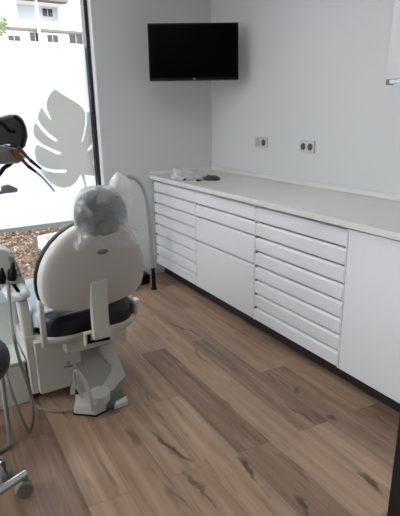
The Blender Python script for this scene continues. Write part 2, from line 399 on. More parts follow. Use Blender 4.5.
# sockets
def socket(pl, pr, lab, kinds):
    A = at(*pl, -.004, 0); B = at(*pr, -.004, 0)
    y1, y0, z1, z0 = A.y, B.y, A.z, B.z
    t = empty('wall_socket', (0, (y0 + y1) / 2, (z0 + z1) / 2), lab, 'socket', None)
    new_obj('cover_plate', Bx((-.010, y0, z0), (-.0005, y1, z1)), m_socket, t, bevel=.003)
    cz = (z0 + z1) / 2
    for i, kd in enumerate(kinds):
        cy = y1 + (y0 - y1) * (.27 + .46 * i)
        w = (y1 - y0) * .155
        if kd == 's':
            bm = bmesh.new(); n = 24
            ring = lambda r, x: [Vector((x, cy + r * math.cos(2 * PI * k / n), cz + r * math.sin(2 * PI * k / n))) for k in range(n)]
            loft(bm, [ring(w * 1.05, -.0105), ring(w * 1.05, -.0125), ring(w * .9, -.0125), ring(w * .8, -.0108)])
            o = new_obj('outlet', bm, m_sockethole, t)
            new_obj('pin_hole', Bs([((-.0126, cy - .006, cz + .008), (-.0104, cy - .002, cz + .012)), ((-.0126, cy - .006, cz - .012), (-.0104, cy - .002, cz - .008))]), m_black, o, smooth=False)
        else:
            new_obj('blank_switch', Bx((-.0125, cy - w, cz - w * 1.2), (-.010, cy + w, cz + w * 1.2)), m_socketgrey, t, bevel=.001)
socket((255.3, 136.6), (267.3, 148.4), 'small double wall socket with a grey switch and one outlet, nearer the corner', 'bs')
socket((300.2, 140.2), (314.6, 153.4), 'double wall socket with two round dark outlets, farther from the corner', 'ss')

# ------------------------------------------------------------------ television on a swivel arm
TC = Vector((-.412, -.417, 1.784)); yaw = -.496; tilt = .071
r_ = Vector((math.cos(yaw), math.sin(yaw), 0)); n0 = Vector((math.sin(yaw), -math.cos(yaw), 0))
u_ = (Vector((0, 0, 1)) * math.cos(tilt) - n0 * math.sin(tilt)); f3 = r_.cross(u_)
MT = Matrix((r_, u_, f3)).transposed().to_4x4(); MT.translation = TC      # local x right, y up, z toward viewer
tv = empty('television', (TC.x, TC.y, TC.z - .2), 'black flat television on a swivel arm high in the corner', 'television')
def TV(name, lo, hi, m_, bev=0, par=None):
    bm = Bx(lo, hi); bmesh.ops.transform(bm, matrix=MT, verts=bm.verts); return new_obj(name, bm, m_, par or tv, bevel=bev)
w_, h_ = .655, .388
TV('casing', (-w_ / 2, -h_ / 2, -.045), (w_ / 2, h_ / 2, -.004), m_black, .006)
sc_ = TV('bezel', (-w_ / 2, -h_ / 2, -.006), (w_ / 2, h_ / 2, .0), m_black, .002)
TV('screen', (-w_ / 2 + .011, -h_ / 2 + .017, -.002), (w_ / 2 - .011, h_ / 2 - .011, .0012), m_screen)
TV('maker_mark', (-.010, -h_ / 2 + .004, 0), (.010, -h_ / 2 + .013, .001), m_steel)
bm = bmesh.new(); P0 = MT @ Vector((0, 0, -.045)); P1 = Vector((-.30, -.12, 1.80)); P2 = Vector((-.36, -.01, 1.80))
tube(bm, [P0, P1], .014); tube(bm, [P1, P2], .014); box(bm, (-.42, -.012, 1.72), (-.30, 0, 1.88)); new_obj('wall_bracket', bm, m_black, tv)

# ------------------------------------------------------------------ things on the worktop
def crumple(name, c, sx, sy, sz, m_, amp=.35, seed=1, sub=3, peak=None):
    rnd = random.Random(seed); bm = bmesh.new(); bmesh.ops.create_icosphere(bm, subdivisions=sub, radius=1)
    ph = [(Vector((rnd.uniform(-1, 1), rnd.uniform(-1, 1), rnd.uniform(-1, 1))).normalized() * rnd.uniform(2, 9), rnd.uniform(0, 6), rnd.uniform(.3, 1)) for _ in range(12)]
    for v in bm.verts:
        d = v.co.normalized(); a = sum(abs(math.sin(k.dot(d) + p)) * w for k, p, w in ph) / 6 - .6
        r = 1 + amp * a + rnd.uniform(-.05, .05)
        q = Vector((d.x * sx * r, d.y * sy * r, max(d.z, -.2) * sz * r))
        if peak:
            for pd, ph_, pw in peak:
                k = max(0, d.dot(Vector(pd).normalized())) ** pw; q += Vector(pd) * k * ph_
        q.z = max(q.z, -.2 * sz); v.co = q + Vector(c)
    return new_obj(name, bm, m_)
b0 = at(196, 180, H, 2)
o = crumple('plastic_packet', (b0.x + .02, b0.y + .11, H + .0105), .13, .10, .045, m_clearbag, .5, 3, 4, [((-.9, .1, .9), .05, 14)])
tag(o, 'crumpled clear plastic packet lying on the worktop in the corner', 'packet')
d0 = at(213, 180, H, 2)
o = crumple('dark_cable_bundle', (d0.x, d0.y + .02, H + .0055), .055, .062, .026, mat('dark_cable', (62, 62, 64), .5), .7, 5, 3)
tag(o, 'dark grey crumpled bundle at the right end of the clear packet on the worktop', 'bundle')
for i, (px, py, w, lab) in enumerate([(186.5, 180.3, .03, 'small black clip in front of the clear packet, the left one'), (199, 181, .022, 'small black clip in front of the clear packet, next to the dark bundle')]):
    p = at(px, py, H, 2); bm = bmesh.new()
    box(bm, (p.x - w, p.y - .009, H + .0005), (p.x + w, p.y + .009, H + .007)); box(bm, (p.x - w * .8, p.y - .007, H + .006), (p.x - w * .1, p.y + .007, H + .014))
    tag(new_obj('black_clip', bm, m_black, bevel=.003), lab, 'clip')

# ------------------------------------------------------------------ dental chair seen from behind
ch = empty('dental_chair', (-1.68, -1.35, 0), 'light grey dental chair with navy seat, seen from behind, beside the floor pedal', 'chair')
CX = -1.677
# back shell: superellipse outline, leaning back
def yb(z): return -1.615 - (z - .5) * .26
outl = [(.0, .497), (.06, .499), (.115, .508), (.168, .521), (.210, .543), (.236, .582), (.244, .63), (.246, .68), (.241, .735), (.228, .785), (.207, .83), (.178, .87), (.14, .905), (.10, .93), (.055, .948), (0, .955)]
outl = [(x * .985, z + .004 - .026 * min(1, max(0, (z - .55) / .25))) for x, z in outl]
full = outl + [(-x, z) for x, z in outl[-2:0:-1]]
def shell(bm, s, y0, y1, dome, sh=0, top=None, nr=6):
    """disk following the outline; dome bulges toward the viewer"""
    cz = .72; n = len(full); rings = []
    prof = [(1.0, y1), (1.0, (y0 + y1) / 2), (.985, y0)] + [(math.cos(k / nr * PI / 2) * .985, y0 - dome * math.sin(k / nr * PI / 2)) for k in range(1, nr)]
    for k, d in prof:
        rings.append([Vector((CX + sh + x * s * k, yb(cz + (z - cz) * s * k) + d, cz + (z - cz) * s * k)) for x, z in full])
    loft(bm, rings)
bm = bmesh.new(); shell(bm, 1.0, -.02, .02, .035); bs = new_obj('back_shell', bm, m_shell, ch, auto=60)
bm = bmesh.new(); shell(bm, 1.0, .026, .062, -.0, -.008); new_obj('back_cushion', bm, m_vinyl2, ch, bevel=.02, seg=3)
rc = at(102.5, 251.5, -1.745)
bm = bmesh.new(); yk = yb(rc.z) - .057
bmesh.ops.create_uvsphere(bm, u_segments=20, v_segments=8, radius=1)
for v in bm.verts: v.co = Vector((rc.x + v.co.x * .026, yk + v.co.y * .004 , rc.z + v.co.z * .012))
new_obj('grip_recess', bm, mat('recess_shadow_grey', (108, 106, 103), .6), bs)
# spine bar down to the seat carrier
za, zb2 = at(100, 277, -1.70).z, at(100, 343, -1.70).z
xl, xr = at(92, 305, -1.70).x, at(109, 305, -1.70).x
bm = bmesh.new(); ya, yb_ = yb(za) - .045, -1.665
vs = [(xl, ya, za), (xr, ya, za), (xr, ya + .03, za), (xl, ya + .03, za)]
rings = []
for (z, y, k) in [(za, ya + .012, -.0), (za - .01, ya - .006, 0), (.50, -1.69, 0), (.42, -1.69, .0), (zb2 + .012, -1.69, .0)]:
    rings.append([Vector((xl - k, y, z)), Vector((xr + k, y, z)), Vector((xr + k, y + .034, z)), Vector((xl - k, y + .034, z))])
loft(bm, rings); new_obj('spine_bar', bm, m_shell2, ch, bevel=.004)
# seat
def rrect(x0, x1, y0, y1, r, z, n=5):
    out = []
    for cx, cy, a in ((x1 - r, y1 - r, 0), (x0 + r, y1 - r, 90), (x0 + r, y0 + r, 180), (x1 - r, y0 + r, 270)):
        for k in range(n + 1): t = math.radians(a + 90 * k / n); out.append(Vector((cx + r * math.cos(t), cy + r * math.sin(t), z)))
    return out
bm = bmesh.new()
loft(bm, [rrect(-1.915 + i, -1.425 - i, -1.555 + i, -.94 - i, .13, z, 7) for i, z in ((.03, .342), (.0, .35), (-.003, .405), (.0, .445), (.014, .465), (.05, .474))])
new_obj('seat_cushion', bm, m_vinyl, ch, auto=70)
bm = bmesh.new()
loft(bm, [rrect(-1.93 + i, -1.405 - i, -1.575 + i, -.93 - i, .15, z, 7) for i, z in ((.05, .312), (.01, .322), (.0, .336), (.0, .354), (.012, .358))])
new_obj('seat_pan', bm, m_shell, ch, auto=60)
bm = bmesh.new(); loft(bm, [rrect(-1.87, -1.47, yy, yy + .12, .05, z) for yy, z in ((-.93, .40), (-.80, .30), (-.70, .17))][::1]); new_obj('leg_rest', bm, m_vinyl, ch, auto=60)
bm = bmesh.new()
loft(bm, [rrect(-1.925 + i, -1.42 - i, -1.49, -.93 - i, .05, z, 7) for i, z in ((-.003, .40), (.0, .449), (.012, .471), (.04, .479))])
o = new_obj('seat_glare_sheet', bm, mat('pale_seat_glare', (196, 210, 222), .18, spec=.8), ch, auto=70); o['label'] = 'pale glossy sheet standing in for window glare on the seat'  # added sheet, its pale blue paints the window glare on the navy seat
# carrier box under the seat with a slot
bm = Bx((-1.812, -1.56, .262), (-1.50, -1.30, .325)); cr = new_obj('seat_carrier', bm, m_shell2, ch, bevel=.008, seg=3)
ql = [at(x, y, -1.655) for x, y in ((85, 334), (113.5, 328), (113.5, 342), (85.5, 347.5))]
new_obj('slot_plate', Pr([(p.x, p.z) for p in ql], 1, -1.655, -1.625), m_shell, cr, bevel=.004)
ql = [at(x, y, -1.658) for x, y in ((87.5, 335), (90.5, 334.5), (90.7, 340.8), (110, 336.8), (110, 339.8), (87.8, 344))]
new_obj('slot', Pr([(p.x, p.z) for p in ql], 1, -1.658, -1.650), m_black, cr, smooth=False)
# side hinges
bm = bmesh.new(); loft(bm, [[Vector((x, y + d, z)) for x, d in ((-1.922, 0), (-1.897, 0), (-1.897, .03), (-1.922, .03))] for y, z in ((-1.60, .34), (-1.61, .5), (-1.62, .57))]); new_obj('back_hinge', bm, m_shell, ch, bevel=.006)
bm = bmesh.new(); loft(bm, [[Vector((x, y + d, z)) for x, d in ((-1.432, 0), (-1.406, 0), (-1.406, .05), (-1.432, .05))] for y, z in ((-1.50, .36), (-1.52, .42), (-1.535, .45))]); new_obj('back_hinge', bm, m_padwhite, ch, bevel=.008)
# armrest on the left
bm = bmesh.new(); loft(bm, [rrect(-2.02 + i, -1.915 - i, -1.46 + i, -1.10 - i, .05 - i * .5, z, 6) for i, z in ((.012, .535), (0, .545), (0, .562), (.01, .574), (.022, .577))]); ar = new_obj('armrest_pad', bm, m_padwhite, ch, auto=50)
bm = bmesh.new(); loft(bm, [rrect(-1.985, -1.935, -1.455, -1.40, .015, .536), rrect(-1.98, -1.93, -1.46, -1.40, .015, .42), rrect(-1.975, -1.925, -1.47, -1.38, .015, .33)]); box(bm, (-1.975, -1.47, .325), (-1.90, -1.38, .36)); new_obj('armrest_post', bm, m_shell2, ch, bevel=.004)
# base column with maker mark, lift body and pedestal
bm = Bx((-1.942, -1.50, .055), (-1.728, -1.12, .335)); box(bm, (-1.975, -1.47, .05), (-1.9415, -1.14, .33)); bxo = new_obj('base_cover', bm, m_shell2, ch, bevel=.006, seg=3)
# pedestal: plan polygon chamfered to the rear right, tapering up
def ring(z, s, dy=0):
    pl = [(-1.87, -1.38), (-1.72, -1.44), (-1.66, -1.60), (-1.50, -1.45), (-1.49, -1.10), (-1.55, -.85), (-1.90, -.85)]
    return [Vector((-1.70 + (x + 1.70) * s[0], -1.28 + (y + 1.28) * s[1] + dy, z)) for x, y in pl]
bm = bmesh.new(); loft(bm, [ring(0, (1, 1)), ring(.02, (1, 1)), ring(.045, (.95, .93))]); pe = new_obj('pedestal', bm, m_pedestal, ch, bevel=.006)
def atp(px, py, n, p0):
    d = RGT * ((px - 200) / F) + UP * (-(py - 258) / F) + FWD
    return CAM + d * ((p0 - CAM).dot(n) / d.dot(n))
nS = Vector((.25, -1, .85)).normalized(); pS = Vector((-1.60, -1.60, .03))      # sloping rear face of the lift
def slopeprism(bm, pxs, off, th):
    A = [atp(x, y, nS, pS) + nS * off for x, y in pxs]; B = [p - nS * th for p in A]
    A = [bm.verts.new(p) for p in A]; B = [bm.verts.new((p.x, p.y, max(p.z, .02))) for p in B]; n = len(A)
    bm.faces.new(A); bm.faces.new(B[::-1])
    for i in range(n): bm.faces.new((A[i], B[i], B[(i + 1) % n], A[(i + 1) % n]))
bm = bmesh.new(); slopeprism(bm, [(76, 345), (112, 343), (120, 360), (125, 374), (106, 396), (78, 392)], -.012, .10); new_obj('lift_body', bm, m_pedestal, ch, bevel=.004)
bm = bmesh.new(); slopeprism(bm, [(100, 346), (112, 343), (120, 360), (126, 375), (107, 398), (96, 397), (112, 371), (111.5, 364), (100, 352)], .0, .02); new_obj('lift_ridge', bm, m_shell2, ch, bevel=.004)
# emblem: ring, sprig and word
bm = bmesh.new()
ec = at(68.6, 363.8, -1.507); n = 20
for k in range(n):
    a0, a1 = 2 * PI * k / n, 2 * PI * (k + 1) / n
    q = [Vector((ec.x + r * math.cos(a), -1.5012, ec.z + r * math.sin(a))) for r, a in ((.0095, a0), (.0095, a1), (.0072, a1), (.0072, a0))]
    bm.faces.new([bm.verts.new(p) for p in q])
for sx, sz, w, h in ((0, -.002, .0016, .006), (-.002, .001, .002, .002), (.0022, .0015, .002, .0025)): box(bm, (ec.x + sx - w / 2, -1.5014, ec.z + sz - h / 2), (ec.x + sx + w / 2, -1.501, ec.z + sz + h / 2))
new_obj('emblem', bm, m_ink, bxo, smooth=False)
tcv = bpy.data.curves.new('word', 'FONT'); tcv.body = 'Fedesa'; tcv.size = .0155; tcv.align_x = 'CENTER'; tcv.offset = .0006; tcv.extrude = .0002; tmp = bpy.data.objects.new('word', tcv); C.objects.link(tmp)
bpy.context.view_layer.update()
me = bpy.data.meshes.new_from_object(tmp.evaluated_get(bpy.context.evaluated_depsgraph_get())); bpy.data.objects.remove(tmp)
bm = bmesh.new(); bm.from_mesh(me)
for v in bm.verts: v.co = Vector((ec.x + v.co.x, -1.5013 - v.co.z, ec.z - .022 + v.co.y))
new_obj('printed_word', bm, m_ink, bxo, smooth=False)
# headrest
bm = bmesh.new(); hc = at(100.5, 213, -1.775)
loft(bm, [[Vector((hc.x + math.copysign(abs(math.cos(t)) ** .9, math.cos(t)) * .104 * k, hc.y + d + .12 * (-z_ * .3), hc.z + z_)) for t in [2 * PI * i / 28 for i in range(28)] for z_ in [math.copysign(abs(math.sin(t)) ** .9, math.sin(t)) * .098 * k]] for k, d in ((.4, -.052), (.75, -.045), (.93, -.03), (1, -.008), (1, .02), (.9, .045), (.6, .055))])
hr = new_obj('headrest', bm, m_greyvinyl, ch, auto=70)
bm = bmesh.new(); box(bm, (hc.x - .025, -1.745, .88), (hc.x + .025, -1.725, hc.z)); new_obj('headrest_bar', bm, m_steel, ch, bevel=.003)

# plastic bag over the headrest
rnd = random.Random(11)
levels = [
    (.112, .02, .015, .012, 0), (.108, .05, .04, .03, 0), (.097, .075, .068, .05, 0), (.07, .096, .09, .066, 0), (.03, .108, .105, .076, 0), (-.01, .112, .109, .078, 0), (-.04, .109, .110, .076, -.0),
    (-.062, .102, .113, .076, -.002), (-.078, .102, .13, .078, -.006), (-.095, .108, .155, .084, -.008), (-.115, .116, .175, .088, -.010), (-.135, .12, .186, .090, -.010)]
n = 56; rings = []
for li, (dz, wl, wr, dp, sy) in enumerate(levels):
    rg = []
    for i in range(n):
        t = 2 * PI * i / n; c_, s_ = math.cos(t), math.sin(t)
        w = wr if c_ > 0 else wl
        j = 1 + .018 * math.sin(t * 7 + li * .7) + .016 * math.sin(t * 13 - li * 1.1) + rnd.uniform(-.006, .006)
        zz = dz + (rnd.uniform(-.006, .006) if li else 0) + (.008 * math.sin(t * 7) if li == len(levels) - 1 else 0)
        rg.append(Vector((hc.x + math.copysign(abs(c_) ** .85, c_) * w * j, hc.y + sy + s_ * dp * j - .03 * dz, hc.z + zz)))
    rings.append(rg)
bm = bmesh.new(); loft(bm, rings, cap=False); bm.faces.ensure_lookup_table()
bm.verts.ensure_lookup_table(); bm.faces.new([bm.verts[i] for i in range(n)][::-1])
# gathered spare plastic standing off to the right and above
fpx = [(108, 190), (110, 181), (114, 175), (117.5, 171.5), (122, 174.5), (127, 177.5), (130.5, 183), (130, 192), (133.5, 202), (130, 209), (130, 217), (127, 226), (120, 230), (112, 215)]
def fin(off, s):
    c0 = at(119, 200, -1.75 + off)
    return [c0 + (at(a, b, -1.75 + off) - c0) * s + Vector((0, rnd.uniform(-.006, .006), 0)) for a, b in fpx]
R2 = [fin(-.055, .5), fin(-.045, .82), fin(-.015, 1.0), fin(.02, .98), fin(.04, .7)]
pb = new_obj('plastic_bag', bm, m_bag, None, auto=80)
bm = bmesh.new(); loft(bm, R2); new_obj('gathered_end', bm, bag_mat('folded_white_plastic', (244, 245, 247), .22, .12), pb, auto=80)
tag(pb, 'thin white plastic bag pulled over the headrest of the dental chair', 'bag')

# ------------------------------------------------------------------ foot pedal with its cable
fc = empty('foot_pedal', (-1.76, -1.66, 0), 'white floor pedal with curved carrying handle and grey pedal plate behind the chair base', 'foot pedal')
bm = bmesh.new(); q = [at(a, b, 0, 2) for a, b in ((74, 415), (76, 399), (90, 394), (106, 397), (109, 405), (106, 412), (96, 417))]
q = [(p.x, p.y) for p in q]; cx_, cy_ = sum(p[0] for p in q) / 7, sum(p[1] for p in q) / 7
sc2 = lambda s, z: [Vector((cx_ + (x - cx_) * s, cy_ + (y - cy_) * s, z)) for x, y in q]
loft(bm, [sc2(1.03, .001), sc2(1.03, .006)]); new_obj('rubber_base', bm, m_black, fc, bevel=.002)
bm = bmesh.new(); loft(bm, [sc2(1.0, .0065), sc2(1.0, .02), sc2(.96, .04), sc2(.90, .055), sc2(.8, .06)]); fb = new_obj('housing', bm, m_shell2, fc, bevel=.006, seg=3)
dc = at(99, 391, .10, 2)
new_obj('dial', La([(.050, -.035), (.046, -.018), (.052, -.014), (.052, .004), (.047, .008), (.016, .010), (.014, .007), (.004, .007)], (dc.x, dc.y, .09)), m_shell2, fc, auto=35)
bm = bmesh.new(); p4 = [at(a, b, .012, 2) for a, b in ((105, 410), (108, 397), (121, 391.5), (127, 399))]
p4 = [(p.x, p.y) for p in p4]
loft(bm, [[Vector((x, y, z + (.02 if i in (1, 2) else 0) * (z > .01))) for i, (x, y) in enumerate(p4)] for z in (.002, .02)]); new_obj('pedal_plate', bm, m_pedal, fc, bevel=.004)
bm = bmesh.new(); p5 = [at(a, b, .02, 2) for a, b in ((114, 407.5), (116, 403), (126.5, 397), (128, 402))]
loft(bm, [[Vector((p.x, p.y, z)) for p in p5] for z in (.004, .03)]); new_obj('pedal_edge', bm, m_padwhite, fc, bevel=.003)
new_obj('carry_handle', Tb([at(92, 411, -1.735), at(90.5, 398, -1.74), at(86, 385, -1.74), at(80.5, 375, -1.73), at(76, 371, -1.72), at(74.5, 376, -1.70), at(77, 386, -1.68), at(82, 397, -1.66)], .0085, n=10), m_shell, fc)
new_obj('knob', La([(.012, 0), (.014, .01), (.010, .02), (.002, .022)], tuple(at(78, 393, -1.66))), m_black, fc)
o = new_obj('pedal_cable', Tb([at(76, 409, .025, 2), at(60, 411, .010, 2), at(42, 408.5, .009, 2), at(30, 400, .009, 2), at(18, 390.5, .009, 2), at(3, 385, .009, 2), at(-20, 384, .009, 2)], .0075, n=8), m_hose, fc)

# ------------------------------------------------------------------ utility box and delivery unit at the left
ub = empty('utility_box', (-2.15, -1.25, 0), 'low light grey floor box with white lid left of the dental chair', 'box')
new_obj('housing', Bx((-2.34, -1.44, .0), (-1.985, -1.02, .215)), m_shell2, ub, bevel=.006)
new_obj('lid', Bx((-2.345, -1.445, .217), (-1.98, -1.015, .232)), m_padwhite, ub, bevel=.004)
du = empty('delivery_unit', (-2.22, -1.10, .232), 'white dental delivery unit with sloped button panel and two hose holders, at the left edge', 'dental unit')
bm = bmesh.new(); loft(bm, [rrect(-2.32, -1.955, -1.22, -1.03, .02, .2325), rrect(-2.32, -1.955, -1.22, -1.03, .02, .455), rrect(-2.31, -1.965, -1.21, -1.03, .02, .462), rrect(-2.29, -2.03, -1.21, -1.03, .03, .463), rrect(-2.29, -2.03, -1.21, -1.03, .03, .40), rrect(-2.27, -2.05, -1.20, -1.04, .03, .60)]); new_obj('column', bm, m_unit, du, auto=40)
# head: wedge with sloping right side
YH = -1.30
hp = [at(-40, 252, YH), at(0, 249, YH), at(11, 252, YH), at(14, 256, YH), at(26, 283, YH), at(24, 287, YH), at(-40, 291, YH)]
new_obj('unit_head', Pr([(p.x, p.z) for p in hp], 1, YH, YH + .12), m_shell2, du, bevel=.008, seg=3)
a, b = at(14.0, 257, YH), at(25, 282, YH); nrm = Vector((-(b.z - a.z), 0, (b.x - a.x))).normalized()
if nrm.x < 0: nrm = -nrm
bp = [at(8, 257, YH), at(14, 257, YH), at(22, 276, YH), at(15, 278, YH)]
o = new_obj('button_panel', Pr([(p.x, p.z) for p in bp], 1, YH - .004, YH + .002), m_panel, du)
for (a_, b_) in ((13, 264), (16, 268), (14.5, 270.5), (18, 272.5)):
    p = at(a_, b_, YH - .005); new_obj('button', Bx((p.x - .005, YH - .007, p.z - .006), (p.x + .005, YH - .004, p.z + .006)), m_padwhite, o, bevel=.001)
for k, (a_, b_, c_) in enumerate(((12, 280, 262), (1, 283, 268))):
    p = at(a_, b_, YH - .035); p1 = at(a_ + 1, c_, YH - .035)
    bm = bmesh.new(); tube(bm, [p, p + (p1 - p) * .35, p + (p1 - p) * .6, p1], lambda t: .021 if t < .45 else (.021 - (t - .45) * .03), n=12, smoothn=3)
    box(bm, (p.x - .008, YH - .02, p.z + .03), (p.x + .008, YH + .002, p.z + .045)); new_obj('hose_holder', bm, m_black, du)
o = new_obj('suction_hose', Tb([at(8.5, 284, YH - .04), at(9.5, 305, -1.5), at(12.5, 330, -1.62), at(19, 358, -1.68), at(28, 385, -1.70), at(33, 405, -1.70), at(33, 424, -1.70), at(29.5, 432, -1.70), at(24, 424, -1.70), at(15, 402, -1.68), at(8.5, 383, -1.62), at(4, 364, -1.5), at(0, 340, -1.45)], .0072, n=10), m_hose)
tag(o, 'thin grey hose hanging in a loop to the floor left of the chair base', 'hose')
o = new_obj('drain_hose', Tb([at(-8, 330, -1.46), at(-3, 350, -1.48), at(1, 372, -1.54), at(5, 402, -1.63), at(9, 434, -1.70), at(8, 446, .012, 2), at(-6, 452, .012, 2), at(-30, 455, .012, 2)], .010, n=10), m_hose)
tag(o, 'thicker grey hose dropping to the floor at the left edge behind the castors', 'hose')

# instrument head hanging high at the left edge
YI = -1.55
ih = empty('instrument_head', (-2.05, YI, 1.1), 'dark grey instrument head with hanging handpieces high at the left edge', 'dental unit')
hp = [at(-45, 119, YI), at(0, 117, YI), (at(10, 114.5, YI)), at(17, 114.5, YI), at(22, 119, YI), at(25.5, 127, YI), at(27, 136, YI), at(24.5, 146, YI), at(21, 150, YI), at(10, 144, YI), at(-45, 146, YI)]
new_obj('housing', Pr([(p.x, p.z) for p in hp], 1, YI - .03, YI + .10), m_darkgrey, ih, bevel=.012, seg=3)
new_obj('strap', Tb([at(-4, 119, YI - .035), at(4, 125, YI - .04), at(10, 131, YI - .04), at(15, 131, YI - .035)], .007, n=8), m_black, ih)
new_obj('strap', Tb([at(14, 116, YI - .035), at(21, 122, YI - .04), at(24, 132, YI - .04), at(22, 143, YI - .036), at(20, 150, YI - .036)], .007, n=8), m_black, ih)
bm = bmesh.new(); hq = [at(-45, 144, YI), at(0, 144, YI), at(14, 146, YI), at(22, 152, YI), at(25, 158, YI), at(17, 163, YI), at(0, 164, YI), at(-45, 164, YI)]
prism(bm, [(p.x, p.z) for p in hq], 1, YI - .035, YI + .06); new_obj('chrome_cover', bm, m_steel, ih, bevel=.012, seg=3)
new_obj('bracket', Tb([at(12, 162, YI), at(9, 165, YI), at(4, 168, YI), at(-3, 176, YI), at(-20, 180, YI)], .009, n=8), m_black, ih)
new_obj('support_arm', Tb([at(-30, 150, YI + .05), Vector((-2.30, -1.35, 1.20)), Vector((-2.26, -1.12, 1.0)), Vector((-2.20, -1.12, .60))], .02, n=12), m_shell2, ih)
for (a_, b_, c_, d_, e_, f_, lab) in ((18, 147, 30, 160, 41, 169, 'reddish handpiece with black tip hanging above, right of the dark head'), (14, 151, 28, 166, 36, 172, 'reddish handpiece with long silver tip reaching over the leaf decal')):
    y_ = YI - .055 if a_ == 18 else YI - .07
    t = empty('handpiece', tuple(at(a_, b_, y_)), lab, 'handpiece')
    new_obj('coupling', Tb([at(a_, b_, y_), at(c_, d_, y_)], lambda t: .008 - .002 * t, n=10), m_red, t)
    new_obj('collar', Tb([at(c_, d_, y_), at(e_, f_, y_)], lambda t: .0075 - .003 * t, n=10), m_black, t)
    if a_ == 14: new_obj('tip', Tb([at(e_, f_, y_), at(44, 179, y_), at(54.5, 191.5, y_)], lambda t: .0048 - .001 * t, n=8), m_socketgrey, t)
t = empty('hand_tool', tuple(at(-5, 190, YI)), 'chrome tool with flat bright end poking in at the left edge below the dark head', 'tool')
new_obj('handle', Tb([at(-40, 200, YI), at(-5, 193.5, YI), at(8, 190.5, YI)], .008, n=10), m_darkgrey, t)
bm = bmesh.new(); pp = [at(0, 186, YI), at(8, 184, YI), at(18, 188.5, YI), at(17, 192, YI), at(8, 193, YI), at(0, 194, YI)]
prism(bm, [(p.x, p.z) for p in pp], 1, YI - .008, YI + .008); new_obj('flat_end', bm, m_chrome, t, bevel=.004)

# ------------------------------------------------------------------ stools
def stool(c, nleg, a0, rad, seat_c, seat_r, seat_z, lab, leg_m, cap):
    t = empty('stool', (c[0], c[1], 0), lab, 'stool')
    new_obj('column', La([(.03, .06), (.03, .14), (.022, .15), (.022, seat_z - .03)], (c[0], c[1], 0)), m_chrome, t, auto=40)
    new_obj('seat', La([(seat_r * .9, 0), (seat_r * .98, .01), (seat_r, .035), (seat_r * .985, .06), (seat_r * .93, .078), (seat_r * .8, .088), (seat_r * .3, .092)], (seat_c[0], seat_c[1], seat_z - .03), n=40), m_vinyl, t, auto=70)
    for k in range(nleg):
        a = math.radians(a0 + 360 / nleg * k); dx, dy = math.cos(a), math.sin(a)
        e = Vector((c[0] + dx * rad, c[1] + dy * rad, .088))
        L_ = new_obj('leg', Tb([(c[0] + dx * .02, c[1] + dy * .02, .105), (e.x, e.y, e.z)], lambda t: .019 - .004 * t, n=12), leg_m, t)
        # castor: two wheels on a fork
        ca = a + 1.1; ax = Vector((math.cos(ca), math.sin(ca), 0)); wc = Vector((e.x, e.y, .0325)) + Vector((-ax.y, ax.x, 0)) * .012
        cs = new_obj('castor', Tb([e + Vector((0, 0, .008)), e + Vector((0, 0, -.025))], .009, n=8), m_steel, t)
        bm = bmesh.new()
        for s in (-1, 1):
            rg = []
            for (dd, rr) in ((.003, .006), (.003, .029), (.006, .032), (.021, .032), (.025, .028), (.025, .006)):
                rg.append([wc + ax * (s * dd) + (Vector((-ax.y, ax.x, 0)) * math.cos(2 * PI * i / 20) + Vector((0, 0, 1)) * math.sin(2 * PI * i / 20)) * rr for i in range(20)])
            loft(bm, rg)
        new_obj('wheel', bm, m_rubber, cs, auto=35)
    return t
sc1 = at(25, 474, .086, 2)
stool((sc1.x - .255, sc1.y - .13), 5, 27, .286, (sc1.x - .255, sc1.y - .13), .17, .52, 'chrome-legged stool on grey castors at the lower left, nearest the viewer', m_chrome, 1)
stool((-2.36, -1.76), 4, -45, .255, (-2.315, -1.76), .235, .44, 'round dark padded stool at the left edge in front of the utility box', m_chrome, 1)

# ------------------------------------------------------------------ chrome hoop stand by the cabinets
hs = empty('hoop_stand', (-.95, -.35, 0), 'curved chrome tube stand with black feet beside the corner drawer cabinet', 'stand')
ys = -.35
arch = [at(153, 268, ys), at(151.3, 245, ys), at(149.5, 222, ys), at(147.5, 203, ys), at(143.5, 189, ys), at(137, 180, ys), at(129.5, 176.8, ys), at(121, 179.5, ys)]
xe = arch[-1].x - .06
arch += [Vector((xe, ys, .86)), Vector((xe - .035, ys, .74)), Vector((xe - .045, ys, .5)), Vector((xe - .05, ys, .20))]
new_obj('hoop', Tb(arch, .015, n=14), mat('satin_chrome', (186, 188, 190), .3, metal=.85), hs)
pf = at(154.5, 289, 0, 2)
for p in (arch[0], arch[-1]):
    new_obj('foot', La([(.024, 0), (.024, .012), (.017, .02), (.016, p.z), (.013, p.z + .01)], (p.x, ys, 0), n=16), m_black, hs, auto=40)
fb2 = empty('floor_plug_box', (-.9, -.16, 0), 'small black box with a white plug on the floor against the back wall', 'box')
new_obj('housing', Bx((-.93, -.22, .001), (-.76, -.06, .085)), m_black, fb2, bevel=.01, seg=3)
new_obj('plug', Bx((-.925, -.19, .086), (-.87, -.12, .112)), m_padwhite, fb2, bevel=.008)
new_obj('cable', Tb([(-.88, -.13, .11), (-.85, -.10, .14), (-.81, -.06, .12), (-.80, -.03, .05)], .004, n=8), m_padwhite, fb2)

